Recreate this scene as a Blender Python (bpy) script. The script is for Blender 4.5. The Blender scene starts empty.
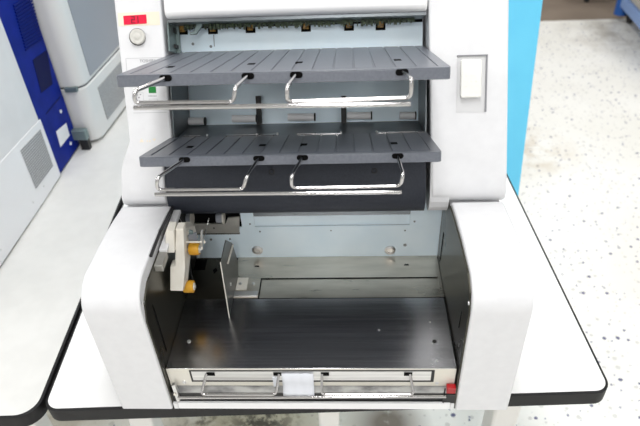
import bpy, bmesh, math, random
from mathutils import Vector, Matrix
random.seed(7)
SC = bpy.context.scene
COL = SC.collection
T = 0.72                       # table top height; all lengths below are measured from the table top
D2R = math.pi / 180

# ------------------------------------------------------------------ camera
F = 595.0
R0 = Vector((0.9986551, 0.03124565, -0.04137264))      # image right
R1 = Vector((-0.01331486, -0.61666333, -0.78711438))   # image down
R2 = Vector((-0.05010689, 0.78660667, -0.61541795))    # view direction
EYE = Vector((0, 0, 0.80))
cd = bpy.data.cameras.new('camera'); cam = bpy.data.objects.new('camera', cd); COL.objects.link(cam)
right, up, back = R0, -R1, -R2
M = Matrix(((right.x, up.x, back.x, EYE.x), (right.y, up.y, back.y, EYE.y), (right.z, up.z, back.z, EYE.z + T), (0, 0, 0, 1)))
cam.matrix_world = M
cd.sensor_width = 36; cd.sensor_fit = 'HORIZONTAL'; cd.lens = F / 640 * 36
cd.clip_start = 0.02; cd.clip_end = 60
cd.dof.use_dof = True; cd.dof.focus_distance = 0.86; cd.dof.aperture_fstop = 6.3
SC.camera = cam

def ray(px, py): return R0 * (px - 320) + R1 * (py - 213) + R2 * F
def hit(px, py, p, n):
    r = ray(px, py); n = Vector(n); return EYE + r * ((Vector(p) - EYE).dot(n) / r.dot(n))
def onz(px, py, z): return hit(px, py, (0, 0, z), (0, 0, 1))
def ony(px, py, y): return hit(px, py, (0, y, 0), (0, 1, 0))
def onx(px, py, x): return hit(px, py, (x, 0, 0), (1, 0, 0))

# ------------------------------------------------------------------ materials
def mat(name, col, rough=0.5, metal=0.0, spec=0.5, emit=None, strength=0, coat=0):
    m = bpy.data.materials.new(name); m.use_nodes = True
    b = m.node_tree.nodes['Principled BSDF']
    b.inputs['Base Color'].default_value = (*col, 1); b.inputs['Roughness'].default_value = rough
    b.inputs['Metallic'].default_value = metal; b.inputs['Specular IOR Level'].default_value = spec
    if coat: b.inputs['Coat Weight'].default_value = coat
    if emit:
        b.inputs['Emission Color'].default_value = (*emit, 1); b.inputs['Emission Strength'].default_value = strength
    return m
def noisy(m, col_a, col_b, scale, stretch=(1, 1, 1), detail=4, lo=.35, hi=.65, bump=0, rough=None):
    nt = m.node_tree; N = nt.nodes; Lk = nt.links; b = N['Principled BSDF']
    tc = N.new('ShaderNodeNewGeometry'); mp = N.new('ShaderNodeMapping'); mp.inputs['Scale'].default_value = stretch
    nz = N.new('ShaderNodeTexNoise'); nz.inputs['Scale'].default_value = scale; nz.inputs['Detail'].default_value = detail
    rp = N.new('ShaderNodeValToRGB'); rp.color_ramp.elements[0].position = lo; rp.color_ramp.elements[1].position = hi
    rp.color_ramp.elements[0].color = (*col_a, 1); rp.color_ramp.elements[1].color = (*col_b, 1)
    Lk.new(tc.outputs['Position'], mp.inputs['Vector']); Lk.new(mp.outputs['Vector'], nz.inputs['Vector'])
    Lk.new(nz.outputs['Fac'], rp.inputs['Fac']); Lk.new(rp.outputs['Color'], b.inputs['Base Color'])
    if bump:
        bp = N.new('ShaderNodeBump'); bp.inputs['Strength'].default_value = bump; bp.inputs['Distance'].default_value = .001
        Lk.new(nz.outputs['Fac'], bp.inputs['Height']); Lk.new(bp.outputs['Normal'], b.inputs['Normal'])
    if rough:
        mr = N.new('ShaderNodeMapRange'); mr.inputs['To Min'].default_value = rough[0]; mr.inputs['To Max'].default_value = rough[1]
        Lk.new(nz.outputs['Fac'], mr.inputs['Value']); Lk.new(mr.outputs['Result'], b.inputs['Roughness'])
    return m

WHITE = noisy(mat('white_plastic', (.86, .86, .88), .38), (.74, .742, .76), (.765, .768, .785), 60, detail=2)
WHITE2 = mat('white_cover_plastic', (.9, .9, .91), .35)
TABLE = noisy(mat('white_laminate', (.9, .9, .89), .3), (.885, .885, .88), (.915, .915, .91), 35, detail=2)
TABLEB = noisy(mat('dimmed_white_laminate', (.7, .7, .68), .35), (.69, .69, .67), (.72, .72, .70), 30, detail=2)  # laminate toned darker: the side table's weaker light is put into its colour
BLACKEDGE = mat('black_rubber_edge', (.010, .010, .011), .5, spec=.25)
TRAYTOP = noisy(mat('grey_tray_plastic', (.17, .17, .2), .33), (.130, .142, .170), (.152, .164, .192), 300, detail=2)
TRAYTOP2 = TRAYTOP
GROOVE = mat('dark_groove', (.02, .02, .024), .6)
HOOD = noisy(mat('charcoal_textured_plastic', (.022, .022, .027), .5, spec=.3), (.023, .0265, .036), (.038, .043, .058), 900, detail=2, bump=.25)
BLUESTEEL = noisy(mat('bluish_zinc_steel', (.6, .7, .78), .42, .1), (.74, .88, .97), (.80, .92, .99), 14, (1, 1, 1), rough=(.36, .48))
BRIGHTSTEEL = noisy(mat('bright_steel', (.72, .72, .72), .3, .9), (.64, .64, .64), (.78, .78, .77), 8, (1, 30, 30), rough=(.25, .4))
STEEL = noisy(mat('brushed_stainless_steel', (.55, .55, .56), .24, 1.0), (.46, .46, .475), (.56, .56, .575), 9, (.6, 45, 45), detail=5, rough=(.17, .3))
STEEL2 = noisy(mat('grey_floor_steel', (.42, .41, .38), .3, 1.0), (.46, .425, .365), (.60, .555, .485), 10, (1, 5, 5), rough=(.22, .36))
SHELF = noisy(mat('dark_shelf_steel', (.2, .22, .235), .35, .8), (.17, .19, .205), (.23, .25, .265), 12, rough=(.28, .4))
DARKWALL = noisy(mat('dark_bronze_steel', (.06, .058, .045), .3, .8), (.05, .048, .038), (.095, .09, .07), 7, (1, 1, 1), rough=(.2, .38))
CHROME = mat('chrome_wire', (.55, .54, .54), .10, 1.0)
CREAM = noisy(mat('cream_plastic', (.78, .74, .66), .45), (.74, .70, .62), (.8, .77, .70), 40)
CREAMSTEEL = noisy(mat('cream_plated_steel', (.8, .77, .69), .42, .25), (.76, .73, .65), (.83, .8, .73), 25)
STAINED = noisy(mat('stained_zinc', (.4, .4, .39), .6, .2), (.14, .14, .14), (.40, .40, .385), 60, (.5, 1, 1), lo=.3, hi=.6)
BRACK = noisy(mat('dull_steel', (.5, .5, .48), .42, .7), (.42, .41, .38), (.56, .55, .51), 18)
BLACK = mat('black_plastic', (.008, .008, .009), .5)
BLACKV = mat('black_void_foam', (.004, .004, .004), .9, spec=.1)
YELLOW = noisy(mat('yellow_rubber', (.72, .36, .02), .5), (.62, .29, .012), (.78, .42, .03), 60)
RED = mat('red_plastic', (.38, .004, .008), .35)
LED = mat('red_display_window', (.72, .012, .055), .2, emit=(.9, .02, .06), strength=.12)
LEDDIGIT = mat('display_digit', (.16, .003, .012), .3)
GREEN = mat('green_lamp', (.004, .2, .03), .35)
TAPE = mat('beige_tape', (.84, .76, .62), .5)
GREYPRINTSHADE = mat('grey_print_and_shade', (.24, .24, .26), .6)
LIGHTPRINT = mat('pale_grey_print', (.54, .54, .56), .6)
KNOB = noisy(mat('grey_button', (.62, .61, .57), .45), (.58, .57, .53), (.65, .64, .6), 150)
SWITCHW = mat('ivory_switch', (.86, .86, .82), .35)
RECESS = mat('recess_grey', (.66, .66, .67), .5)
PCB = noisy(mat('green_circuit_board', (.02, .06, .02), .5), (.004, .012, .004), (.10, .15, .07), 420, lo=.4, hi=.62)
AMBER = noisy(mat('amber_sensor', (.4, .2, .03), .35), (.14, .065, .008), (.52, .29, .05), 260)
PAPER = mat('white_tape', (.70, .72, .77), .45)
NAVY = noisy(mat('navy_blue_plastic', (.004, .014, .2), .5, spec=.1), (.003, .014, .19), (.005, .018, .235), 30)
NAVYDARK = mat('dark_navy_window', (.002, .004, .055), .4, spec=.08)
NAVYRIB = mat('navy_rib', (.003, .011, .15), .5, spec=.1)
MACHA = noisy(mat('light_grey_enamel', (.66, .66, .665), .45), (.70, .70, .705), (.73, .73, .735), 20)
MACHA2 = mat('pale_enamel', (.80, .80, .81), .42)
MACHB = mat('off_white_enamel', (.70, .70, .69), .4)
SIDEGREY = mat('grey_blue_panel', (.30, .32, .36), .4)
MESHGREY = noisy(mat('grey_vent_mesh', (.3, .3, .3), .6), (.28, .28, .285), (.38, .38, .385), 500, lo=.45, hi=.55)
FLAPM = noisy(mat('dark_flap_steel', (.1, .1, .1), .3, .9), (.07, .07, .066), (.11, .11, .10), 10, rough=(.25, .35))
SEAM = mat('dark_seam', (.12, .12, .13), .6)
TEAL = mat('grey_green_metal', (.2, .26, .26), .4, .5)
CYAN = noisy(mat('cyan_board', (.14, .62, .92), .5), (.145, .64, .93), (.16, .67, .95), 12)
LEGW = mat('white_table_leg', (.78, .77, .74), .4)
CARTB = mat('blue_cart_plastic', (.008, .09, .36), .4)
CARTL = mat('pale_blue_rail', (.22, .34, .62), .4)
CARTG = noisy(mat('beige_cart_panel', (.46, .43, .38), .5), (.43, .405, .36), (.5, .465, .41), 20)
CARPET = noisy(mat('brown_carpet', (.26, .2, .15), .95), (.20, .155, .12), (.25, .20, .155), 3)
WALLM = noisy(mat('pale_wall_paint', (.7, .69, .66), .8), (.68, .68, .68), (.72, .72, .72), 5)

CEIL = mat('ceiling_tile', (.62, .62, .61), .85)
def floor_material():
    m = bpy.data.materials.new('speckled_vinyl_floor'); m.use_nodes = True
    nt = m.node_tree; N = nt.nodes; Lk = nt.links; b = N['Principled BSDF']
    b.inputs['Roughness'].default_value = .38
    g = N.new('ShaderNodeNewGeometry')
    base = N.new('ShaderNodeTexNoise'); base.inputs['Scale'].default_value = 2.2; base.inputs['Detail'].default_value = 4
    r0 = N.new('ShaderNodeValToRGB'); r0.color_ramp.elements[0].color = (.86, .845, .79, 1); r0.color_ramp.elements[1].color = (.92, .91, .87, 1)
    r0.color_ramp.elements[0].position = .35; r0.color_ramp.elements[1].position = .6
    Lk.new(g.outputs['Position'], base.inputs['Vector']); Lk.new(base.outputs['Fac'], r0.inputs['Fac'])
    cur = r0.outputs['Color']
    def speck(scale, size, keep, col, cur, off, amt=1.0):
        mp = N.new('ShaderNodeMapping'); mp.inputs['Location'].default_value = off
        v = N.new('ShaderNodeTexVoronoi'); v.inputs['Scale'].default_value = scale; v.voronoi_dimensions = '2D'
        nz = N.new('ShaderNodeTexNoise'); nz.inputs['Scale'].default_value = 90; 
        mv = N.new('ShaderNodeMixRGB'); mv.blend_type = 'ADD'; mv.inputs['Fac'].default_value = .006
        Lk.new(g.outputs['Position'], nz.inputs['Vector'])
        Lk.new(g.outputs['Position'], mv.inputs[1]); Lk.new(nz.outputs['Color'], mv.inputs[2])
        Lk.new(mv.outputs['Color'], mp.inputs['Vector']); Lk.new(mp.outputs['Vector'], v.inputs['Vector'])
        sep = N.new('ShaderNodeSeparateColor'); Lk.new(v.outputs['Color'], sep.inputs['Color'])
        thr = N.new('ShaderNodeMath'); thr.operation = 'MULTIPLY'; thr.inputs[1].default_value = size
        Lk.new(sep.outputs['Green'], thr.inputs[0])
        lt = N.new('ShaderNodeMath'); lt.operation = 'LESS_THAN'; Lk.new(v.outputs['Distance'], lt.inputs[0]); Lk.new(thr.outputs[0], lt.inputs[1])
        kp = N.new('ShaderNodeMath'); kp.operation = 'LESS_THAN'; Lk.new(sep.outputs['Red'], kp.inputs[0]); kp.inputs[1].default_value = keep
        ml = N.new('ShaderNodeMath'); ml.operation = 'MULTIPLY'; Lk.new(lt.outputs[0], ml.inputs[0]); Lk.new(kp.outputs[0], ml.inputs[1])
        m2 = N.new('ShaderNodeMath'); m2.operation = 'MULTIPLY'; Lk.new(ml.outputs[0], m2.inputs[0]); m2.inputs[1].default_value = amt
        mx = N.new('ShaderNodeMixRGB'); Lk.new(m2.outputs[0], mx.inputs['Fac']); Lk.new(cur, mx.inputs[1]); mx.inputs[2].default_value = (*col, 1)
        return mx.outputs['Color']
    cur = speck(30, .24, .5, (.42, .41, .39), cur, (3, 5, 0), .45)
    cur = speck(25, .16, .36, (.03, .035, .15), cur, (0, 0, 0), .9)
    cur = speck(33, .14, .36, (.10, .10, .24), cur, (7, 1, 0), .8)
    cur = speck(48, .2, .35, (.5, .48, .46), cur, (1, 9, 0), .5)
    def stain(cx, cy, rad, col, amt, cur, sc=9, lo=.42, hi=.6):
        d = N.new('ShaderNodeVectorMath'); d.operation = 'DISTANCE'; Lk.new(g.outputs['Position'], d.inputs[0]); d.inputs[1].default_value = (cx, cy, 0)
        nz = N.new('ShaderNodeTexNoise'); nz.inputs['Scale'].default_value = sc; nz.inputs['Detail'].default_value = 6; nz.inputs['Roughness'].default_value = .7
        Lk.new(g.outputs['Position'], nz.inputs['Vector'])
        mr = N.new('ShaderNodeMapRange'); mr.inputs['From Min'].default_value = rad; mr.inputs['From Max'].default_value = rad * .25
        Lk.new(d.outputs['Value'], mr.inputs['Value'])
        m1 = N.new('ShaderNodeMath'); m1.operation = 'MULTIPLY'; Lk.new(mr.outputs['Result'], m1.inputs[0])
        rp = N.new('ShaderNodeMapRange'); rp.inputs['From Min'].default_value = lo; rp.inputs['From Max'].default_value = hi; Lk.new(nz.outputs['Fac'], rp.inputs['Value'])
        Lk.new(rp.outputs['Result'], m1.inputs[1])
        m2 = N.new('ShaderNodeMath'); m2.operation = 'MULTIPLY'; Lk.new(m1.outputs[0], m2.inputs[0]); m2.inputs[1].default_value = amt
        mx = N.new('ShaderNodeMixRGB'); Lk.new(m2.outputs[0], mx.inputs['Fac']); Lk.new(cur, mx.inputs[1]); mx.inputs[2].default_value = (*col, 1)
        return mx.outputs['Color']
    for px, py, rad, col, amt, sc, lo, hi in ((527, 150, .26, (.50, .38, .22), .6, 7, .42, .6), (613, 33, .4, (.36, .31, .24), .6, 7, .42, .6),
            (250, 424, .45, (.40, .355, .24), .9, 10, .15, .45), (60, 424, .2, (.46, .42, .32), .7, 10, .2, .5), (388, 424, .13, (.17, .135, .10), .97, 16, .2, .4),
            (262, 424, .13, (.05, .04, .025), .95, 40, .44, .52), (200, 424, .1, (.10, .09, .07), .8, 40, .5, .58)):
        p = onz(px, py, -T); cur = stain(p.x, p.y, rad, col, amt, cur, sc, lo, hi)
    Lk.new(cur, b.inputs['Base Color'])
    return m
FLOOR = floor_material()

# ------------------------------------------------------------------ mesh helpers
def poly(bm, loops, faces):
    vs = [bm.verts.new(p) for p in loops]
    for f in faces:
        try: bm.faces.new([vs[i] for i in f])
        except ValueError: pass
    return vs
def box(bm, x0, x1, y0, y1, z0, z1):
    p = [(x, y, z) for x in (x0, x1) for y in (y0, y1) for z in (z0, z1)]
    poly(bm, p, [(0, 1, 3, 2), (4, 6, 7, 5), (0, 4, 5, 1), (2, 3, 7, 6), (0, 2, 6, 4), (1, 5, 7, 3)])
def obox(bm, o, ex, ey, ez, a, b, c):
    o = Vector(o); p = [o + ex * i + ey * j + ez * k for i in a for j in b for k in c]
    poly(bm, p, [(0, 1, 3, 2), (4, 6, 7, 5), (0, 4, 5, 1), (2, 3, 7, 6), (0, 2, 6, 4), (1, 5, 7, 3)])
def loft2(bm, A, B):
    n = len(A); va = [bm.verts.new(p) for p in A]; vb = [bm.verts.new(p) for p in B]
    bm.faces.new(va); bm.faces.new(vb[::-1])
    for i in range(n):
        j = (i + 1) % n; bm.faces.new((va[i], vb[i], vb[j], va[j]))
def prism_x(bm, prof, x0, x1): loft2(bm, [(x0, y, z) for y, z in prof], [(x1, y, z) for y, z in prof])
def prism_z(bm, prof, z0, z1): loft2(bm, [(x, y, z0) for x, y in prof], [(x, y, z1) for x, y in prof])
def prism_dir(bm, pts, d):
    d = Vector(d); loft2(bm, [Vector(p) for p in pts], [Vector(p) + d for p in pts])
def rrect(x0, x1, y0, y1, r, seg=5, which=(1, 1, 1, 1)):
    out = []
    for k, (cx, cy, a0) in enumerate(((x1 - r, y1 - r, 0), (x0 + r, y1 - r, 90), (x0 + r, y0 + r, 180), (x1 - r, y0 + r, 270))):
        if which[k]:
            for i in range(seg + 1):
                a = (a0 + 90 * i / seg) * D2R; out.append((cx + r * math.cos(a), cy + r * math.sin(a)))
        else: out.append([(x1, y1), (x0, y1), (x0, y0), (x1, y0)][k])
    return out
def frame_for(d):
    d = d.normalized(); a = Vector((0, 0, 1)) if abs(d.z) < .9 else Vector((1, 0, 0))
    u = d.cross(a).normalized(); return u, d.cross(u).normalized()
def ring(bm, c, u, v, r, seg): return [bm.verts.new(c + u * (r * math.cos(2 * math.pi * i / seg)) + v * (r * math.sin(2 * math.pi * i / seg))) for i in range(seg)]
def fillet(pts, r, n=5):
    pts = [Vector(p) for p in pts]; out = [pts[0]]
    for i in range(1, len(pts) - 1):
        a, b, c = pts[i - 1], pts[i], pts[i + 1]
        d0 = (a - b); d1 = (c - b); k = min(r, d0.length * .48, d1.length * .48)
        p0 = b + d0.normalized() * k; p1 = b + d1.normalized() * k
        for j in range(n + 1):
            t = j / n; out.append(p0 * (1 - t) ** 2 + b * (2 * t * (1 - t)) + p1 * t * t)
    out.append(pts[-1]); return out
def tube(bm, pts, r, seg=10, fil=.006):
    pts = fillet(pts, fil) if fil and len(pts) > 2 else [Vector(p) for p in pts]
    rings = []; u = None
    for i, p in enumerate(pts):
        d = (pts[min(i + 1, len(pts) - 1)] - pts[max(i - 1, 0)]).normalized()
        if u is None: u, v = frame_for(d)
        else:
            u = (u - d * u.dot(d)).normalized(); v = d.cross(u)
        rings.append(ring(bm, p, u, v, r, seg))
    for a, b in zip(rings, rings[1:]):
        for i in range(seg): bm.faces.new((a[i], a[(i + 1) % seg], b[(i + 1) % seg], b[i]))
    bm.faces.new(rings[0][::-1]); bm.faces.new(rings[-1])
def cyl(bm, p0, p1, r, seg=20, r1=None):
    p0, p1 = Vector(p0), Vector(p1); u, v = frame_for(p1 - p0)
    a = ring(bm, p0, u, v, r, seg); b = ring(bm, p1, u, v, r if r1 is None else r1, seg)
    for i in range(seg): bm.faces.new((a[i], a[(i + 1) % seg], b[(i + 1) % seg], b[i]))
    bm.faces.new(a[::-1]); bm.faces.new(b)
def lathe(bm, c, axis, prof, seg=24):
    """prof: (radius, height along axis)"""
    c = Vector(c); axis = Vector(axis).normalized(); u, v = frame_for(axis)
    rs = [ring(bm, c + axis * h, u, v, max(r, 1e-5), seg) for r, h in prof]
    for a, b in zip(rs, rs[1:]):
        for i in range(seg): bm.faces.new((a[i], a[(i + 1) % seg], b[(i + 1) % seg], b[i]))
    bm.faces.new(rs[0][::-1]); bm.faces.new(rs[-1])
def BM(): return bmesh.new()

def tag(o, label=None, cat=None, group=None, kind=None):
    if label: o['label'] = label
    if cat: o['category'] = cat
    if group: o['group'] = group
    if kind: o['kind'] = kind
    return o
def thing(name, label, cat, loc, group=None):
    o = bpy.data.objects.new(name, None); COL.objects.link(o); o.empty_display_size = .05
    o.location = (loc[0], loc[1], loc[2] + T); tag(o, label, cat, group); o['_root'] = 1
    return o
ROOTLOC = {}
def mk(name, bm, m, parent=None, bevel=0, smooth=False, seg=2, label=None, at=None):
    bmesh.ops.recalc_face_normals(bm, faces=bm.faces[:])
    off = Vector((0, 0, 0))
    if parent is not None:
        q = parent
        off = Vector((0, 0, 0))
        while q is not None: off += q.location; q = q.parent
    elif at is not None: off = Vector((at[0], at[1], at[2] + T))
    for v in bm.verts: v.co = v.co + Vector((0, 0, T)) - off
    me = bpy.data.meshes.new(name); bm.to_mesh(me); bm.free()
    o = bpy.data.objects.new(name, me); COL.objects.link(o); me.materials.append(m)
    if parent is not None: o.parent = parent
    elif at is not None: o.location = off
    if bevel:
        b = o.modifiers.new('bevel', 'BEVEL'); b.width = bevel; b.segments = seg; b.limit_method = 'ANGLE'; b.angle_limit = 40 * D2R
        b.harden_normals = False
    if smooth or bevel:
        for p in me.polygons: p.use_smooth = True
        try: me.set_sharp_from_angle(angle=38 * D2R)
        except Exception: pass
    if label: o['label'] = label
    return o

# ------------------------------------------------------------------ the room
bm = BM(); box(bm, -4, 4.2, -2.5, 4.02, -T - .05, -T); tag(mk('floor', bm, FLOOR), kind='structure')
bm = BM(); box(bm, -4, 4.2, 4.02, 7.0, -T - .05, -T); tag(mk('floor_carpet', bm, CARPET), kind='structure')
bm = BM(); box(bm, -4.1, 4.3, 7.0, 7.1, -T, 2.2); tag(mk('wall_back', bm, WALLM), kind='structure')
bm = BM(); box(bm, 4.2, 4.3, -2.5, 7.0, -T, 2.2); tag(mk('wall_right', bm, WALLM), kind='structure')
bm = BM(); box(bm, -4.1, -4.0, -2.5, 7.0, -T, 2.2); tag(mk('wall_left', bm, WALLM), kind='structure')

bm = BM(); box(bm, -4.1, 4.3, -2.6, -2.5, -T, 2.2); tag(mk('wall_front', bm, WALLM), kind='structure')
bm = BM(); box(bm, -4.1, 4.3, -2.6, 7.1, 2.0, 2.1); tag(mk('ceiling', bm, CEIL), kind='structure')
# ------------------------------------------------------------------ tables
SKEW = 0.0
def rotpts(o, ang, pts):
    c, s = math.cos(ang), math.sin(ang); c2, s2 = math.cos(ang + SKEW), math.sin(ang + SKEW)
    return [(o[0] + x * c - y * s2, o[1] + x * s + y * c2) for x, y in pts]
def table(name, label, o, ang, x0, x1, depth, rad, legs, top=TABLE):
    root = thing(name, label, 'table', (o[0], o[1], -T))
    bm = BM(); prism_z(bm, rotpts(o, ang, rrect(x0 + .0025, x1 - .0025, .0025, depth - .0025, rad, 8)), -.027, 0); mk('table_top', bm, top, root, bevel=.0008)
    bm = BM()
    outer = rotpts(o, ang, rrect(x0 - .0012, x1 + .0012, -.0012, depth + .0012, rad + .003, 8)); outer2 = rotpts(o, ang, rrect(x0 + .0026, x1 - .0026, .0026, depth - .0026, rad, 8))
    prof = [(0, .0006), (1, -.0012), (1, -.028), (0, -.0296)]
    rows = [[bm.verts.new(((outer2 if k == 0 else outer)[i][0], (outer2 if k == 0 else outer)[i][1], z)) for i in range(len(outer))] for k, z in prof]
    n = len(outer)
    for a, b in zip(rows, rows[1:] + rows[:1]):
        for i in range(n): bm.faces.new((a[i], a[(i + 1) % n], b[(i + 1) % n], b[i]))
    mk('edge_band', bm, BLACKEDGE, root, smooth=True)
    bm = BM()
    for (a0, a1, b0, b1) in ((x0 + .06, x1 - .06, .11, .135), (x0 + .06, x1 - .06, depth - .085, depth - .06), (x0 + .06, x0 + .085, .1, depth - .06), (x1 - .085, x1 - .06, .1, depth - .06)):
        prism_z(bm, rotpts(o, ang, [(a0, b0), (a1, b0), (a1, b1), (a0, b1)]), -.075, -.030)
    mk('under_frame', bm, LEGW, root)
    for lx, ly, w in legs:
        bm = BM(); prism_z(bm, rotpts(o, ang, rrect(lx - w / 2, lx + w / 2, ly - w / 2, ly + w / 2, .006, 3)), -T + .012, -.030)
        lg = mk('leg', bm, LEGW, root)
        bm = BM(); q = rotpts(o, ang, [(lx, ly)])[0]; cyl(bm, (q[0], q[1], -T), (q[0], q[1], -T + .012), .02, 16); mk('foot', bm, BLACK, lg)
    return root
OA = (-.4865, .5290); ANG = 2.35 * D2R; SKEW = .9 * D2R
def tx(px, y):                                  # table-local x of something seen at this pixel column under the front edge
    p = ony(px, 420, y); return (p.x - OA[0]) * math.cos(ANG) + (p.y - OA[1]) * math.sin(ANG)
table('work_table', 'white laminate table with black edging under the sorting machine', OA, ANG, 0, .888, .75, .022,
      [(tx(147, .66), .125, .045), (tx(330, .66), .125, .04), (tx(507, .66), .125, .05), (.08, .68, .045), (.81, .68, .045)])
OB = (-.4935, .519)
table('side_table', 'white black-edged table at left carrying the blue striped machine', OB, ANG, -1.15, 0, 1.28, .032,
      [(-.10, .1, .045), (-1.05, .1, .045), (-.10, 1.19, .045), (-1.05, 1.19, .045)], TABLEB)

SKEW = 0.0
# ------------------------------------------------------------------ the sorting machine
ROOT = thing('sorting_machine', 'white document sorting machine with two grey stacker trays and open steel bay', 'sorting machine', (-.062, .80, 0))
LEAN = 28 * D2R
FP = Vector((0, .735, .26)); FU = Vector((0, math.sin(LEAN), math.cos(LEAN))); FN = Vector((0, -math.cos(LEAN), math.sin(LEAN))); EX = Vector((1, 0, 0))
def fpx(px, py, d=0.0): return hit(px, py, FP - FN * d, FN)
def fxu(px, py, d=0.0):
    p = fpx(px, py, d); return p.x, (p - FP).dot(FU)
def fpt(x, u, n=0.0): return FP + EX * x + FU * u + FN * n
def fbox(bm, x0, x1, u0, u1, n0, n1): obox(bm, FP, EX, FU, FN, (x0, x1), (u0, u1), (n0, n1))
def fprism(bm, pts, n0, n1): loft2(bm, [fpt(x, u, n0) for x, u in pts], [fpt(x, u, n1) for x, u in pts])

UT = .42
def facey(z): return .735 + (z - .26) * math.tan(LEAN)
def column(name, xs, m):
    """xs(z) -> (x left, x right)"""
    zs = [.62, .50, .42, .360, .346, .338, .33, .322, .314, .306, .298, .285]
    rows = [(facey(z), z) for z in zs] + [(.7415, .272), (.7365, .258), (.7385, .246), (.7465, .237), (.76, .2335)]
    xb = (-.325, -.2865) if name == 'left_column' else (.1245, .222)      # the housing narrows a little towards its back
    bm = BM()
    R_ = [[bm.verts.new(p) for p in ((xs(z)[0], y, z), (xs(z)[1], y, z), (xb[1], 1.10, z), (xb[0], 1.10, z))] for y, z in rows]
    bm.faces.new(R_[0]); bm.faces.new(R_[-1][::-1])
    for a, b in zip(R_, R_[1:]):
        for i in range(4): bm.faces.new((a[i], b[i], b[(i + 1) % 4], a[(i + 1) % 4]))
    return mk(name, bm, m, ROOT, bevel=.003, seg=3)
def left_xs(z):
    if z >= .338: t = (z - .338) / .185; return (-.3365 - .007 * t, -.2695 - .004 * t)
    if z >= .300: t = (.338 - z) / .038; a = t * t * (3 - 2 * t); return (-.3365 - .0165 * (t * .7 + a * .3), -.2695 - .017 * a)
    return (-.353 - .006 * min(1, (.300 - z) / .06), -.2865)
def right_xs(z):
    t = (z - .26) / .25; return (.1245 - .0075 * t, .2375 - .006 * t)
LC = column('left_column', left_xs, WHITE)
RC = column('right_column', right_xs, WHITE)

bm = BM()
prism_x(bm, [(.80, .30), (facey(.30) + .002, .30), (.7435, .272), (.7385, .256), (.7370, .242), (.739, .230), (.7445, .220), (.7525, .2145), (.765, .2125), (.784, .2125)], .1230, .1525)
mk('column_base', bm, WHITE, ROOT)
# body behind the recess and the top cover
bm = BM()
prism_x(bm, [(1.12, .62), (.99, .62), (facey(.30) + .15, .30), (.92, .235), (1.10, .235)], -.285, .122); mk('rear_body', bm, WHITE, ROOT)
bm = BM()
x0, u0 = fxu(166, 18); x1, u1 = fxu(428, 11.5)
u0 = .5 * (u0 + u1)
prof = [(u0, -.012), (u0, .004), (u0 + .004, .010), (u0 + .011, .012), (UT - .01, .012), (UT - .01, -.012)]
loft2(bm, [fpt(-.266, u, n) for u, n in prof], [fpt(.1145, u, n) for u, n in prof])
mk('top_cover', bm, WHITE2, ROOT, bevel=.003)
bm = BM(); fbox(bm, -.266, .1145, u0 - .005, u0 - .0005, -.045, -.004); mk('cover_rail', bm, SHELF, ROOT)
bm = BM(); fbox(bm, -.269, .117, u0 - .04, u0 + .02, -.078, -.070); mk('brush_cavity', bm, BLACKV, ROOT)

# back plate of the upper recess
RD = .056
ut0 = fxu(300, 52, RD)[1]
bm = BM(); fbox(bm, -.2655, .1155, ut0 - .03, fxu(300, 25.5, RD)[1], -RD - .002, -RD); BP = mk('recess_plate', bm, BLUESTEEL, ROOT)
# circuit board with tangled brush ends
bm = BM()
pa = fxu(300, 26.0, .035)[1]; pb = fxu(300, 19.5, .035)[1]
xx = -.250
while xx < .100:
    w = random.uniform(.0012, .0030); h = random.uniform(-.0025, .0045)
    fbox(bm, xx, xx + w, pa + h, pb + random.uniform(-.002, .003), -.038 + random.uniform(-.004, .0), -.034 + random.uniform(.0, .005)); xx += w * random.uniform(.6, 1.5)
mk('circuit_brush', bm, PCB, BP)
for px, py in ((183, 31), (213, 30.5), (250.5, 29.3), (306, 28), (349, 27), (380.5, 26.5)):
    x, u = fxu(px, py, RD)
    bm = BM(); fbox(bm, x - .0075, x + .0075, u - .0055, u + .0055, -RD, -RD + .0015); s = mk('sensor', bm, BLACKV, BP)
    bm = BM(); fbox(bm, x - .0045, x + .0045, u - .002, u + .0072, -RD + .0015, -RD + .004); mk('sensor_tip', bm, AMBER, s, bevel=.0008)
for px, py in ((193, 44), (211, 46.5)):
    bm = BM(); p = fpx(px, py, RD); lathe(bm, p, FN, [(.0022, 0), (.0022, .001), (.0012, .0012), (.001, .0006)], 12); mk('screw', bm, SHELF, BP)
bm = BM(); x, u = fxu(214, 40, RD); fbox(bm, x - .0004, x + .0004, u - .010, u + .008, -RD, -RD + .0006); mk('plate_seam', bm, SEAM, BP)
bm = BM(); xa, ua = fxu(173, 22, .03); xb, _ = fxu(191, 22, .03); fbox(bm, xa, xb, ua - .0025, ua + .0025, -.034, -.026); mk('connector', bm, MACHA2, BP)
bm = BM(); fprism(bm, [fxu(x, y, .028) for x, y in ((195, 19), (203, 19), (202.5, 26), (197, 34.5), (190, 35), (190, 32.5), (193.5, 32), (196.5, 26))], -.030, -.025); mk('hook_lever', bm, TEAL, BP, bevel=.0008)
# side bracket beside left column
bm = BM(); xa, ua = fxu(170, 24, .02); xb, ub = fxu(170, 52, .02)
fbox(bm, -.2685, -.2665, ub, ua, -.05, -.008); fbox(bm, -.2665, -.2615, ub, ua, -.05, -.046); BR = mk('side_bracket', bm, TEAL, ROOT)
for py in (32, 40):
    bm = BM(); p = fpx(171.5, py, .043); cyl(bm, p, p + FN * .002, .0028, 14); mk('bracket_screw', bm, BRIGHTSTEEL, BR)
bm = BM(); xa, ua = fxu(173, 31, .04); fbox(bm, xa, xa + .004, ua - .004, ua + .004, -.046, -.030); fbox(bm, xa, xa + .006, ua - .026, ua - .021, -.046, -.030); mk('bracket_clip', bm, BLACK, BR)

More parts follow.
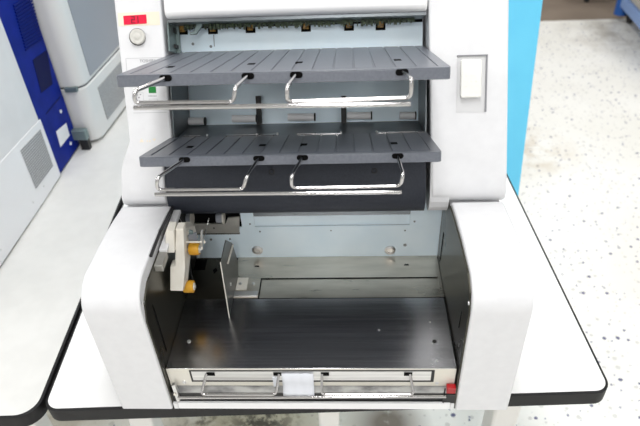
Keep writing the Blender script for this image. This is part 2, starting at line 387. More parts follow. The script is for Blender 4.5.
# lower recess: back wall, shelf, inner side walls
S1, S2 = 17.3 * D2R, 21.0 * D2R
T1 = dict(y=.637, z=.5092, s=S1); T2 = dict(y=.642, z=.3930, s=S2)
RD2 = .100
bm = BM(); ubk = fxu(300, 123, RD2)[1]
fbox(bm, -.2665, .1155, ubk - .006, fxu(300, 60, RD2)[1], -RD2 - .003, -RD2); BW = mk('inner_back_plate', bm, BLUESTEEL, ROOT)
for px0, px1, py in ((190.5, 206, 121), (233.5, 257, 118.5), (288.5, 314.5, 117), (347, 370.5, 115.5), (399, 414, 115.5)):
    a = fpx(px0, py, RD2); b = fpx(px1, py, RD2); bm = BM()
    cyl(bm, a + FN * .011, b + FN * .011, .0060, 16); rl = mk('feed_roller', bm, WHITE2, BW)
    bm = BM(); cyl(bm, b + FN * .011, b + FN * .011 + EX * .0022, .0066, 12); mk('roller_cap', bm, BLACK, rl)
for px in (260, 344):
    xa, ua = fxu(px, 128, RD2); xb, ub = fxu(px, 96, RD2); bm = BM()
    fbox(bm, xa - .0042, xa + .0042, ua - .004, ub, -RD2 + .0005, -RD2 + .008); mk('belt_guide', bm, BLACK, BW)
bm = BM(); fbox(bm, -.2695, -.2675, .05, .19, -.10, -.006)
mk('inner_wall', bm, SHELF, ROOT)
bm = BM(); fbox(bm, .1150, .1165, .02, .20, -.13, -.006); mk('inner_wall', bm, SHELF, ROOT)

def traypt(t, x, v, n): return Vector((x, t['y'] + v * math.cos(t['s']) + n * math.sin(t['s']), t['z'] - v * math.sin(t['s']) + n * math.cos(t['s'])))
def traypx(t, px, py):
    n = Vector((0, math.sin(t['s']), math.cos(t['s']))); p = hit(px, py, (0, t['y'], t['z']), n)
    return p.x, (p.y - t['y']) / math.cos(t['s'])
def tray(t, xl, xr, vlen, thick, holes, wires, bar, yw, lbl, m):
    ey = Vector((0, math.cos(t['s']), -math.sin(t['s']))); en = Vector((0, math.sin(t['s']), math.cos(t['s']))); o = Vector((0, t['y'], t['z']))
    bm = BM()
    pr = rrect(xl, xr, 0, vlen, .006, 5, (0, 0, 1, 1))
    loft2(bm, [o + EX * x + ey * v - en * thick for x, v in pr], [o + EX * x + ey * v - en * .0012 for x, v in pr])
    # front band, side bands and the slats between the grooves
    gx = [xl + .014 + i * (xr - xl - .028) / 15 for i in range(16)]
    gw = .0009; vf = .012
    prf = rrect(xl, xr, 0, vf, .006, 5, (0, 0, 1, 1))
    loft2(bm, [o + EX * x + ey * v - en * .0012 for x, v in prf], [o + EX * x + ey * v for x, v in prf])
    edges = [xl] + gx + [xr]
    for i in range(17):
        a = edges[i] + (gw if i else 0); b = edges[i + 1] - (gw if i < 16 else 0)
        obox(bm, o, EX, ey, en, (a, b), (vf, vlen), (-.0012, 0))
    tr = mk('stacker_tray', bm, m, ROOT, bevel=.0010, label=lbl)
    for px, py in holes:
        x, v = traypx(t, px, py); bm = BM(); obox(bm, o, EX, ey, en, (x - .0045, x + .0045), (v - .007, v + .007), (-.001, .0004)); mk('tray_hole', bm, BLACKV, tr)
    slots = [(-.212, -1), (-.1155, 1), (-.0595, -1), (.0615, 1)]
    for x, s in slots:
        bm = BM(); pr = rrect(x - .0075, x + .0075, -thick * .60, -thick * .06, .0036, 4)
        loft2(bm, [o + EX * a + en * b - ey * .0006 for a, b in pr], [o + EX * a + en * b + ey * .004 for a, b in pr]); mk('wire_slot', bm, BLACKV, tr)
    mid = -thick * .32
    for k, (L, Rr) in enumerate(wires):
        xa = slots[2 * k][0]; xb = slots[2 * k + 1][0]
        pts = [traypt(t, xa, .002, mid)] + [ony(px, py, yw) for px, py in L] + [ony(px, py, yw) for px, py in Rr] + [traypt(t, xb, .002, mid)]
        bm = BM(); tube(bm, pts, .0023, 10, .007); mk('wire_stop', bm, CHROME, tr, smooth=True)
    bm = BM(); a, b = ony(*bar[0], yw - .003), ony(*bar[1], yw - .003); tube(bm, [a, b], .0026, 10, 0); mk('cross_rod', bm, CHROME, tr, smooth=True)
    return tr
tray(T1, -.2718, .1172, .268, .0138, [(170.5, 67), (251.5, 64), (299, 62.5), (397.5, 60)],
     [([(134.5, 91), (134.5, 103)], [(233.5, 102), (235, 88)]), ([(287, 87), (287, 102)], [(410.5, 98), (411.5, 79)])],
     [(134, 108), (410.5, 104)], .567, 'upper grey stacker tray with chrome wire stops', TRAYTOP)
tray(T2, -.2730, .1172, .151, .0130, [(190, 147), (262.5, 145.3), (304, 144.6), (394, 143.3)],
     [([(157, 178), (157, 190)], [(243.5, 189), (246.5, 177)]), ([(291.5, 176), (291.5, 188)], [(400.5, 186), (403, 174)])],
     [(155, 194.5), (401.5, 192)], .585, 'lower grey stacker tray with chrome wire stops', TRAYTOP2)
# shelf behind the lower tray, and its chrome edge
ey2 = Vector((0, math.cos(S2), -math.sin(S2))); en2 = Vector((0, math.sin(S2), math.cos(S2))); o2 = Vector((0, T2['y'], T2['z']))
bm = BM(); shf = fpt(0, ubk, -RD2); ed = o2 + ey2 * .152 - en2 * .003; prism_x(bm, [(ed.y, ed.z), (shf.y, shf.z), (shf.y, shf.z - .004), (ed.y, ed.z - .004)], -.2665, .1145); SH = mk('inner_shelf', bm, SHELF, ROOT)
for a, b in ((186, 205), (227, 278), (297, 341), (379, 425)):
    x0_, v = traypx(T2, a, 135); x1_, _ = traypx(T2, b, 133); bm = BM(); obox(bm, o2, EX, ey2, en2, (max(x0_, -.266), min(x1_, .114)), (.1515, .156), (-.003, .0012)); mk('shelf_edge', bm, CHROME, SH)
for px in (210, 258, 278, 341, 377):
    x_, _ = traypx(T2, px, 134); bm = BM(); cyl(bm, o2 + EX * x_ + ey2 * .155, o2 + EX * x_ + ey2 * .155 + en2 * .003, .0016, 10); mk('shelf_pin', bm, BRIGHTSTEEL, SH)

# charcoal hood under the lower tray
bm = BM()
prof = [(.80, .322), (.775, .3175), (.7615, .300), (.751, .282), (.744, .268), (.7385, .254), (.7365, .242), (.7385, .230), (.744, .220), (.752, .2145), (.764, .2125), (.784, .2125), (.7855, .29)]
prism_x(bm, prof, -.2855, .1165); HD = mk('hood', bm, HOOD, ROOT, smooth=True)
for px, py in ((271.5, 172), (374.5, 171)):
    bm = BM(); p = fpx(px, py, .001); lathe(bm, p - FN * .006, FN, [(.0045, 0), (.0045, .004), (.0032, .0044), (.0028, .002)], 14); mk('hood_screw', bm, BLACK, HD)

# --- writing and controls on the left column
bm = BM(); a = fxu(117.5, 18.5); b = fxu(158.5, 17.5)
um = fxu(138, 19)[1]; fbox(bm, -.3385, -.2765, um - .0095, um + .0095, -.0005, .0004); mk('beige_tape', bm, TAPE, LC)
bm = BM(); xa, ua = fxu(124, 22.5); xb, ub = fxu(146.3, 14.5); fprism(bm, [(xa, fxu(124, 25)[1]), (xb, fxu(146, 23.5)[1]), (xb, fxu(146, 14.5)[1]), (xa, fxu(124, 16)[1])], -.0005, .0012)
DW = mk('display_window', bm, LED, LC)
def seg7(bm, cx, cu, w, h, segs, n0, n1, th):
    g = {'a': (-w, w, h, h), 'g': (-w, w, 0, 0), 'd': (-w, w, -h, -h), 'f': (-w, -w, 0, h), 'b': (w, w, 0, h), 'e': (-w, -w, -h, 0), 'c': (w, w, -h, 0)}
    for s in segs:
        p = g[s]; fbox(bm, cx + p[0] - th, cx + p[1] + th, cu + p[2] - th, cu + p[3] + th, n0, n1)
bm = BM(); xc, uc = fxu(134, 19.8); seg7(bm, xc - .001, uc, .0022, .0044, 'abged', .001, .0015, .0006); seg7(bm, xc + .0042, uc, .0022, .0044, 'bc', .001, .0015, .0006); mk('display_digits', bm, LEDDIGIT, DW)
bm = BM(); p = fpx(138.6, 37); lathe(bm, p - EX * .0014, FN, [(.0124, -.001), (.0124, .0015), (.0116, .0015)], 32); KR = mk('button_ring', bm, BLACK, LC)
bm = BM(); lathe(bm, p, FN, [(.0112, .001), (.0112, .0062), (.0102, .0072), (.0075, .0072), (.007, .0068), (.005, .0068), (.0045, .0072), (.0001, .0073)], 36); mk('push_button', bm, KNOB, KR, smooth=True)
def outline(bm, x0, x1, u0, u1, t=.0004):
    for q in ((x0, x1, u0 - t, u0 + t), (x0, x1, u1 - t, u1 + t), (x0 - t, x0 + t, u0, u1), (x1 - t, x1 + t, u0, u1)): fbox(bm, *q, -.0003, .0003)
bm = BM(); a = fxu(127.5, 80); b = fxu(163.5, 57.5); outline(bm, a[0], b[0] + .002, a[1], b[1]); mk('label_outline', bm, LIGHTPRINT, LC)
def text(body, x, u, size, m, name, parent):
    cu = bpy.data.curves.new('t', 'FONT'); cu.body = body; cu.size = size; cu.align_x = 'CENTER'; cu.align_y = 'CENTER'; cu.extrude = .0002
    to = bpy.data.objects.new('t', cu); COL.objects.link(to); bpy.context.view_layer.update()
    me = bpy.data.meshes.new_from_object(to.evaluated_get(bpy.context.evaluated_depsgraph_get()))
    bm = BM(); bm.from_mesh(me); bpy.data.objects.remove(to); bpy.data.curves.remove(cu); bpy.data.meshes.remove(me)
    for v in bm.verts: v.co = fpt(x + v.co.x, u + v.co.y, v.co.z + .0002)
    return mk(name, bm, m, parent)
x, u = fxu(148, 61); text('TOSHIBA', x, u, .0062, GREYPRINTSHADE, 'maker_lettering', LC)
bm = BM(); a = fxu(149, 93); b = fxu(155.8, 86.5); fbox(bm, a[0], b[0], a[1], b[1], -.0003, .0009); mk('green_lamp', bm, GREEN, LC)
bm = BM(); a = fxu(149.5, 105); b = fxu(157.5, 99); outline(bm, a[0], b[0], a[1], b[1]); a = fxu(134.5, 106); b = fxu(143, 92.5); outline(bm, a[0], b[0], a[1], b[1], .0003)
a = fxu(133.5, 113); b = fxu(168, 112); fbox(bm, a[0], b[0] - .002, a[1] - .0004, a[1] + .0004, -.0003, .0003); mk('panel_outlines', bm, LIGHTPRINT, LC)
bm = BM()
for px, py in ((137.5, 95), (140.5, 94.5), (137.5, 101)):
    x, u = fxu(px, py); fbox(bm, x - .001, x + .001, u - .0007, u + .0007, -.0003, .0004)
x, u = fxu(139, 97.5); cyl(bm, fpt(x, u), fpt(x, u, .0006), .0011, 10)
for k in range(6): x, u = fxu(149 + k * 1.4, 96); fbox(bm, x - .0006, x + .0006, u - .0007, u + .0007, -.0003, .0003)
mk('panel_print', bm, GREYPRINTSHADE, LC)
bm = BM()
x, u = fxu(142, 140.5); fprism(bm, [(x - .004, u - .0025), (x + .003, u - .0025), (x - .0005, u + .003)], -.0006, .0004)
x, u = fxu(148, 141); 
for k in range(2): fbox(bm, x - .002 + k * .004, x + k * .004, u - .0015, u + .001, -.0006, .0004)
x, u = fxu(154, 140); fprism(bm, [(x - .0025, u + .002), (x + .003, u + .002), (x + .0005, u - .002)], -.0006, .0004)
mk('warning_marks', bm, TAPE, LC)

# --- rocker switch on the right column
bm = BM()
a = fxu(456, 112.5); b = fxu(487.5, 54.5); xr0, xr1, ur0, ur1 = a[0], b[0], a[1], b[1]
fbox(bm, xr0, xr1, ur0, ur1, -.0004, .0006); SR = mk('switch_plate', bm, RECESS, RC)
bm = BM(); fbox(bm, xr0, xr1, ur1 - .0018, ur1, .0004, .003); fbox(bm, xr1 - .0024, xr1, ur0, ur1, .0004, .0025); mk('recess_edge_shade', bm, GREYPRINTSHADE, SR)  # grey strips stand in for shading along the recess's top and right edges
a = fxu(459.5, 98); b = fxu(481, 59.5)
bm = BM(); pr = rrect(a[0], b[0], a[1], b[1], .003, 4); fprism(bm, pr, .0006, .0085); SW = mk('rocker_switch', bm, SWITCHW, SR, bevel=.0015)
bm = BM()
for i in range(3):
    for j in range(4):
        x = a[0] + (b[0] - a[0]) * (.25 + .25 * i); u = a[1] + (b[1] - a[1]) * (.16 + .14 * j); cyl(bm, fpt(x, u, .0085), fpt(x, u, .0091), .0011, 8)
mk('grip_dots', bm, SWITCHW, SW)

# --- lower bay: arms
def arm(x0, x1, name, outer):
    prof = [(1.08, .0006), (.5315, .0006)]
    rad = .042
    for i in range(11):
        a = (180 - 9 * i) * D2R; prof.append((.5315 + rad + rad * math.cos(a), .256 - rad + rad * math.sin(a)))
    prof += [(.62, .2555), (.655, .2540), (.69, .2508), (.733, .2445), (.733, .2325), (1.08, .2325)]
    bm = BM(); prism_x(bm, prof, x0, x1); return mk(name, bm, WHITE, ROOT, bevel=.0022)
AL = arm(-.358, -.2785, 'side_shell', -1)
AR = arm(.1555, .2335, 'side_shell', 1)
for x0, x1, zt in ((-.2785, -.2762, .2365), (.1532, .1555, .249)):
    bm = BM()
    prism_x(bm, [(.5365, .004), (.5365, zt - .04), (.548, zt - .012), (.572, zt), (.784, zt if x0 < 0 else .2305), (.784, .004)] if x0 < 0 else [(.5365, .004), (.5365, zt - .04), (.548, zt - .012), (.572, zt), (.64, zt - .001), (.732, min(zt, .238)), (.732, .231), (.784, .231), (.784, .004)], x0, x1)
    if x0 < 0:
        bm.free(); bm = BM(); prism_x(bm, [(.5365, .004), (.5365, zt - .04), (.548, zt - .012), (.572, zt), (.64, zt - .001), (.732, min(zt, .238)), (.732, .231), (.784, .231), (.784, .004)], x0, x1)
    WL = mk('bay_side_plate', bm, DARKWALL, ROOT)
    if x0 < 0:
        bm = BM(); p0 = onx(152, 306, x1); p1 = onx(166, 352, x1); d = (p1 - p0)
        prism_dir(bm, [p0 + Vector((0, 0, .0)), p0 + Vector((0, .004, 0)), p1 + Vector((0, .004, 0)), p1], (.0005, 0, 0)); mk('plate_slot', bm, BLACKV, WL)
        bm = BM(); p = onx(143, 303, x1); cyl(bm, p, p + EX * .0015, .003, 14); mk('screw', bm, BRIGHTSTEEL, WL)
    else:
        bm = BM(); p0 = onx(444, 234, x0); p1 = onx(440, 262, x0)
        prism_dir(bm, [p0, p0 + Vector((0, .005, 0)), p1 + Vector((0, .003, 0)), p1], (-.0005, 0, 0)); mk('plate_slot', bm, BLACKV, WL)
        bm = BM(); p0 = onx(462, 312, x0); p1 = onx(459, 328, x0); prism_dir(bm, [p0, p0 + Vector((0, .002, 0)), p1 + Vector((0, .002, 0)), p1], (-.0005, 0, 0)); mk('plate_slot', bm, BLACKV, WL)
        bm = BM(); p = onx(469, 303, x0); cyl(bm, p, p - EX * .0015, .003, 14); mk('screw', bm, BRIGHTSTEEL, WL)
# base block and chassis floor under and behind the bay
bm = BM(); box(bm, -.2760, .1530, .7935, 1.08, .002, .228); mk('rear_base', bm, WHITE, ROOT)
bm = BM(); box(bm, -.2760, .1530, .548, .786, .002, .080); mk('chassis', bm, BLACK, ROOT)
# back plate of the bay with a long cut-out
YB = .786
bm = BM(); zc = ony(300, 226.5, YB).z; xs0 = ony(254, 220, YB).x; xs1 = ony(410, 220, YB).x
xl0 = ony(181, 230, YB).x; zl = ony(220, 234, YB).z
box(bm, -.276, .153, YB, YB + .002, .080, zc); box(bm, xs1, .153, YB, YB + .002, zc, .228); box(bm, ony(241, 220, YB).x, xs0, YB, YB + .002, zc, .228)
BB = mk('bay_back_plate', bm, BLUESTEEL, ROOT)
bm = BM(); box(bm, xs0, xs1, YB + .003, YB + .0062, zc, .228); mk('inset_strip', bm, BLUESTEEL, BB)
bm = BM(); box(bm, xs0, xs1, YB + .0005, YB + .003, ony(300, 216, YB).z, .228); mk('slot_shadow_gap', bm, SHELF, BB)
for px, py in ((257.5, 250), (390, 250)):
    bm = BM(); p = ony(px, py, YB); lathe(bm, p, (0, -1, 0), [(.0098, 0), (.0094, .0016), (.0066, .0032), (.0050, .0032), (.0044, .0016), (.0001, .0016)], 28); mk('pressed_boss', bm, BRIGHTSTEEL, BB, smooth=True)
for px, py, r in ((250, 224, .0016), (331, 230.5, .0012), (405, 230.5, .0014), (414.5, 221.5, .0018), (405, 245, .003), (211, 239.5, .0022), (230, 239, .0018), (260, 231.5, .0014)):
    bm = BM(); p = ony(px, py, YB); cyl(bm, p + Vector((0, -.0004, 0)), p + Vector((0, .0004, 0)), r, 12); mk('plate_hole', bm, SHELF if r > .0015 else BLACK, BB)
# dark works seen left of the back plate
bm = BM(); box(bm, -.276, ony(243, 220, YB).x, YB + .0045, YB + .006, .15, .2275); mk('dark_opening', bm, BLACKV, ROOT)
bm = BM(); p0 = ony(195, 217, YB); p1 = ony(239.5, 217, YB); p2 = ony(241, 233, YB); p3 = ony(190, 233, YB)
p0.z = ony(200, 224, YB).z
prism_dir(bm, [ony(192, 223, YB), ony(226, 223, YB), ony(228, 217, YB), ony(239.5, 216, YB), ony(239.5, 232.5, YB), ony(191, 232.5, YB)], (0, -.0025, 0)); GP = mk('grey_bracket', bm, BRACK, ROOT)
bm = BM(); p = ony(214, 228, YB - .0027); cyl(bm, p, p + Vector((0, -.0006, 0)), .0014, 10); mk('plate_hole', bm, BLACK, GP)
bm = BM(); a = ony(190, 233.5, YB); b = ony(240, 233.5, YB); box(bm, a.x, b.x, YB - .002, YB, a.z - .0012, a.z + .0012); mk('gap_line', bm, BLACKV, GP)
for pa_, pb_ in (((186, 212), (193, 223)), ((216, 212), (224, 222))):
    bm = BM(); a = ony(*pa_, YB - .004); b = ony(*pb_, YB - .004); cyl(bm, (a.x, YB - .006, (a.z + b.z) / 2), (b.x, YB - .006, (a.z + b.z) / 2), abs(a.z - b.z) * .42, 18); rr = mk('transport_roller', bm, SIDEGREY, ROOT)
    bm = BM(); cyl(bm, (b.x, YB - .006, (a.z + b.z) / 2), (b.x + .0022, YB - .006, (a.z + b.z) / 2), abs(a.z - b.z) * .5, 18); mk('roller_flange', bm, CREAM, rr)

# floor plates of the bay
ZF = .0865
def fz(px, py, z=ZF): p = onz(px, py, z); return (p.x, p.y)
bm = BM(); box(bm, -.2755, -.2010, .6855, .7855, ZF - .002, ZF - .0002); mk('side_floor_plate', bm, DARKWALL, ROOT)
bm = BM(); box(bm, -.2008, .1525, .732, .7855, ZF - .002, ZF); box(bm, -.2008, -.1535, .6855, .732, ZF - .002, ZF); FPm = mk('rear_floor_plate', bm, STEEL2, ROOT)
bm = BM(); box(bm, -.1525, .1500, .6855, .7314, ZF - .0035, ZF - .0015); box(bm, .1470, .1525, .6855, .732, ZF - .002, ZF); mk('sunken_floor_plate', bm, STEEL2, ROOT)
bm = BM(); box(bm, -.1535, .1470, .7314, .732, ZF - .0035, ZF + .0002); box(bm, -.1540, -.1525, .6855, .732, ZF - .0035, ZF + .0006); box(bm, -.2, .1525, .6838, .6855, ZF - .003, ZF - .0004); mk('plate_gap', bm, BLACKV, FPm)
for px, py in ((406.5, 265), (257, 266.5)):
    x, y = fz(px, py); bm = BM(); prism_z(bm, [(x - .0042, y - .001), (x + .0042, y - .001), (x + .003, y + .0022), (x - .003, y + .0022)], ZF, ZF + .0005); mk('floor_slot', bm, BLACK, FPm)
for px, py in ((240.5, 284), (253.5, 284), (228, 284)):
    x, y = fz(px, py); bm = BM(); lathe(bm, (x, y, ZF), (0, 0, 1), [(.0032, 0), (.003, .0012), (.0012, .0016), (.001, .0008)], 14); mk('floor_screw', bm, BRIGHTSTEEL, FPm)
bm = BM(); a = fz(238, 278); b = fz(246.5, 290); box(bm, a[0], b[0], b[1], a[1], ZF, ZF + .0008); mk('bright_tab', bm, CREAMSTEEL, FPm)
bm = BM(); a = fz(227, 292); b = fz(257.5, 297); box(bm, a[0], b[0], b[1], a[1], ZF, ZF + .0025); mk('bright_strip', bm, BRIGHTSTEEL, FPm, bevel=.0006)
bm = BM(); pts = [fz(186, 259.5), fz(207, 259.5), fz(205, 270), fz(184, 270)]; prism_z(bm, pts, ZF, ZF + .0005); mk('floor_opening', bm, BLACKV, FPm)
bm = BM(); pts = [fz(213, 270), fz(216, 268), fz(217.5, 270.5), fz(214, 274)]; prism_z(bm, pts, ZF, ZF + .0005); mk('floor_opening', bm, BLACKV, FPm)
bm = BM(); box(bm, -.2754, .1512, .5435, .6838, ZF - .002, ZF); LP = mk('lift_plate', bm, STEEL, ROOT, bevel=.0006)
for px, py in ((189, 341.5), (434.5, 341.5), (437, 360.5), (379, 330), (430, 322)):
    x, y = fz(px, py); bm = BM(); lathe(bm, (x, y, ZF), (0, 0, 1), [(.0034, 0), (.003, .001), (.0014, .0012), (.0012, .0006)] if px in (189, 434.5) else [(.002, 0), (.0018, .0004), (.0001, .0004)], 14); mk('rivet', bm, BRIGHTSTEEL if px != 434.5 else BLACK, LP)

# front lip with slots, wire stops and rails
YL = .5432
bm = BM(); box(bm, -.2754, .1512, YL, YL + .004, .0452, ZF - .0005); LIP = mk('front_lip', bm, CREAMSTEEL, ROOT, bevel=.0006)
a = ony(190, 371, YL); b = ony(431.5, 379.5, YL)
bm = BM(); box(bm, a.x - .0012, b.x + .0032, YL - .0010, YL, b.z - .0046, a.z + .0020); mk('slot_outline', bm, BLACK, LIP)
bm = BM(); box(bm, a.x + .0018, b.x - .0016, YL - .0016, YL, b.z, a.z + .0006); IS = mk('slotted_strip', bm, BRIGHTSTEEL, LIP)
YW = .5265
def lipx(px): return ony(px, 374, YL).x
for px in (211, 277.5, 325, 408):
    bm = BM(); p = ony(px, 373.0, YL); box(bm, p.x - .0060, p.x + .0060, YL - .0024, YL, p.z - .0036, p.z + .0036); mk('wire_slot', bm, BLACKV, LIP)
for (sa, wa, wb, sb) in ((206.5, 201, 276, 279), (322, 321.5, 414, 410)):
    s0 = ony(sa, 373.5, YL - .001); s1 = ony(sb, 373.5, YL - .001)
    pts = [s0, ony(wa, 394.5, YW), ony(wb, 394.5, YW), s1]
    bm = BM(); tube(bm, pts, .0021, 10, .007); mk('wire_stop', bm, CHROME, LIP, smooth=True)
bm = BM(); a = ony(178, 397.5, .531); b = ony(446, 396.5, .531); tube(bm, [a, b], .0024, 10, 0); CR = mk('cross_rod', bm, CHROME, ROOT, smooth=True)
bm = BM(); prism_x(bm, [(.5472, .0452), (.5350, .0405), (.5350, .0385), (.5472, .043)], -.270, .1470); mk('stained_ledge', bm, STAINED, ROOT)
for px, py in ((184.5, 382), (437, 383)):
    bm = BM(); p = ony(px, py, YL); lathe(bm, p, (0, -1, 0), [(.0032, 0), (.003, .0006), (.0022, .0007), (.002, .0002)], 16); mk('lip_screw', bm, BRIGHTSTEEL, LIP)
bm = BM(); box(bm, -.2685, .1470, .5320, .5365, .002, .0165); mk('bottom_rail', bm, WHITE2, ROOT, bevel=.0008)
for ea, eb in ((-.2755, -.2690), (.1475, .1530)):
    bm = BM(); box(bm, ea, eb, .5322, .5362, .002, .0150); mk('end_clip', bm, MACHA2, ROOT)
bm = BM(); box(bm, -.2755, .1525, .5370, .5478, .002, .036); mk('dark_front', bm, BLACK, ROOT)
# hinge bracket at the left and the red latch at the right
bm = BM(); a = ony(171.5, 386, .534); b = ony(178, 402, .534)
prism_dir(bm, [ony(171.5, 386, .533), ony(175, 385, .533), ony(180, 401, .533), ony(177, 402, .533)], (0, .006, 0)); HB = mk('hinge_bracket', bm, BRIGHTSTEEL, ROOT)
bm = BM(); p = ony(175, 394, .5325); cyl(bm, p, p + Vector((0, -.0015, 0)), .0022, 10); mk('hinge_pin', bm, CREAM, HB)
bm = BM(); a = ony(447, 387, .536); b = ony(455.2, 392.5, .536); box(bm, a.x, min(b.x, .1530), .5335, .5425, b.z, a.z); RL = mk('red_latch', bm, RED, ROOT, bevel=.001)
bm = BM(); a = ony(444.3, 388, .535); b = ony(455, 404, .535); box(bm, a.x, min(b.x, .1530), .5345, .5425, b.z, ony(450, 393.7, .536).z); box(bm, a.x, a.x + .0022, .5338, .5345, b.z, a.z); mk('latch_base', bm, BLACK, RL)
# strip of white tape hanging over the lip
a = ony(281.5, 375, YL - .0036); b = ony(313.3, 375, YL - .0036); zt = ony(300, 373.5, YL - .0036).z; zb = ony(300, 383, YL - .0036).z
bm = BM()
n = 10; fr = []; 
pts = []
pth = [(YL - .0034, zt), (YL - .0036, zb), (.5385, .047), (.5335, .0405), (.5322, .0355)]
rows = []
for y, z in pth:
    rows.append([bm.verts.new((a.x + (b.x - a.x) * i / n, y - .0006 * math.sin(i * 2.1 + z * 90), z + .0004 * math.cos(i * 1.7))) for i in range(n + 1)])
for r_, s_ in zip(rows, rows[1:]):
    for i in range(n): bm.faces.new((r_[i], r_[i + 1], s_[i + 1], s_[i]))
tp = mk('tape_strip', bm, PAPER, LIP, smooth=True); so = tp.modifiers.new('thick', 'SOLIDIFY'); so.thickness = .0004
bm = BM(); a2 = ony(272, 375, YL - .0036); box(bm, a2.x, a2.x + .008, .5415, YL - .0032, .048, ony(300, 376, YL).z); mk('tape_strip', bm, PAPER, LIP)

# left edge strip, bracket and roller arm inside the bay
bm = BM(); box(bm, -.2760, -.2640, .634, .729, .234, .2405); mk('edge_strip', bm, MACHA2, ROOT, bevel=.0015)
bm = BM(); prism_x(bm, [(.604, .2535), (.66, .2535), (.731, .2435), (.731, .246), (.66, .256), (.604, .2565)], -.2782, -.2745); mk('black_seal', bm, BLACK, ROOT)
bm = BM(); box(bm, -.2762, -.2640, .604, .634, .226, .2370); mk('corner_bracket', bm, BRACK, ROOT, bevel=.001)
YA = .63
def q(px, py, y=YA): return ony(px, py, y)
bm = BM()
prism_dir(bm, [q(175.5, 229, .662), q(183.5, 229, .662), q(185, 268, .638), q(183, 291.5, .624), q(170, 291, .624), q(170, 267, .638), q(175, 266, .638)], (0, .016, 0))
RA = mk('roller_arm', bm, CREAM, ROOT, bevel=.0012)
bm = BM(); prism_dir(bm, [q(165, 233, .655), q(167, 230.5, .657), q(173.8, 231, .657), q(174.5, 253, .642), q(165.5, 253, .642)], (0, .022, 0)); mk('arm_cover', bm, CREAM, RA, bevel=.001)
bm = BM(); prism_dir(bm, [q(165, 232, .656), q(179, 222.5, .70), q(190.5, 221.5, .71), q(194, 226, .712), q(192, 233, .70), q(184, 230, .665), q(175, 229.5, .663)], (0, .003, -.006)); mk('arm_bracket', bm, CREAM, RA, bevel=.0008)
bm = BM(); prism_dir(bm, [q(184, 230, .672), q(194, 227, .712), q(197.5, 238, .70), q(192, 240, .69), q(189, 256, .68), q(186.5, 290, .645), q(184.5, 290, .64)], (0, .003, 0)); mk('arm_back_plate', bm, CREAM, RA)
bm = BM(); prism_dir(bm, [q(188, 236, .676), q(196, 233, .69), q(197, 241, .686), q(189, 243, .676)], (0, .003, 0)); mk('arm_inner_plate', bm, SIDEGREY, RA)
for (pa_, pb_, rad, yy) in (((189.5, 249), (199.5, 249), .0094, .672), ((184, 286.5), (194, 286), .0098, .650)):
    a = q(*pa_, yy); b = q(*pb_, yy); b.z = a.z; bm = BM()
    prf = [(rad * .90, 0), (rad, .0012), (rad, (b.x - a.x) - .0012), (rad * .9, b.x - a.x)]
    lathe(bm, a, EX, prf, 24); ro = mk('yellow_roller', bm, YELLOW, RA, smooth=True)
    bm = BM(); cyl(bm, a - EX * .006, Vector((b.x + .0026, b.y, a.z)), .0028, 12); mk('roller_axle', bm, BRIGHTSTEEL, ro)
    bm = BM(); lathe(bm, Vector((b.x, b.y, a.z)), EX, [(.0062, 0), (.0058, .0010), (.003, .0012)], 16); mk('roller_hub', bm, CREAM, ro)
bm = BM(); tube(bm, [q(184, 242, .666), q(202, 242, .666)], .0014, 8, 0); mk('cross_shaft', bm, CREAMSTEEL, RA)
bm = BM(); prism_dir(bm, [q(200.5, 232, .672), q(202.3, 231, .672), q(202.6, 247, .664), q(200.6, 249, .664)], (0, .004, 0)); mk('shaft_clip', bm, BRIGHTSTEEL, RA)
for px, py in ((204, 242), (201.5, 248.3)):
    bm = BM(); p = q(px, py, .664); lathe(bm, p, EX, [(.0026, 0), (.0026, .001), (.0012, .0022)], 10); mk('shaft_nut', bm, CREAM, RA)
bm = BM(); p = q(190.5, 232, .686); lathe(bm, p, (0.3, -1, .2), [(.0040, 0), (.0038, .003), (.0024, .0036), (.0015, .0024)], 16); mk('arm_screw', bm, TEAL, RA)
bm = BM(); tube(bm, [ony(209, 218, .76), ony(206.5, 228, .75), ony(203, 240, .68)], .0007, 8, .01); mk('spring_wire', bm, BRIGHTSTEEL, RA)
bm = BM(); tube(bm, [q(189, 256, .69), q(191, 272, .68), q(193, 281, .67)], .0010, 8, .01); mk('black_cable', bm, BLACK, RA)
bm = BM(); tube(bm, [ony(177, 215, .73), ony(180, 219, .73), ony(182, 223, .725)], .0006, 8, .004); mk('spring_wire', bm, BRIGHTSTEEL, RA)

# upright guide flap
pb_ = onz(229.2, 318, ZF); XG = pb_.x
def g(px, py): p = onx(px, py, XG); return p
bm = BM()
pr = [g(229.2, 317.6), g(220.2, 262), g(225.2, 240), g(231.5, 243), g(237.5, 262), g(238, 276), g(236, 284), g(233.2, 296)]
for p in pr: p.z = max(p.z, ZF + .0004)
prism_dir(bm, pr, (.0011, 0, 0)); GF = mk('guide_flap', bm, FLAPM, ROOT)
bm = BM(); a, b = g(229.2, 317.6), g(220.2, 262); b2 = g(224, 246)
tube(bm, [a + Vector((.0004, -.0006, 0)), b + Vector((.0004, -.0006, 0))], .0009, 8, 0); mk('flap_edge', bm, CREAM, GF)
bm = BM(); a, b = g(231.3, 245), g(226.3, 264); prism_dir(bm, [a, a + Vector((0, .006, -.004)), b + Vector((0, .005, -.003)), b], (.003, 0, 0)); mk('flap_rib', bm, CREAM, GF)
bm = BM(); p = g(230, 284); cyl(bm, p, p + EX * .002, .003, 14); mk('flap_screw', bm, BRIGHTSTEEL, GF)

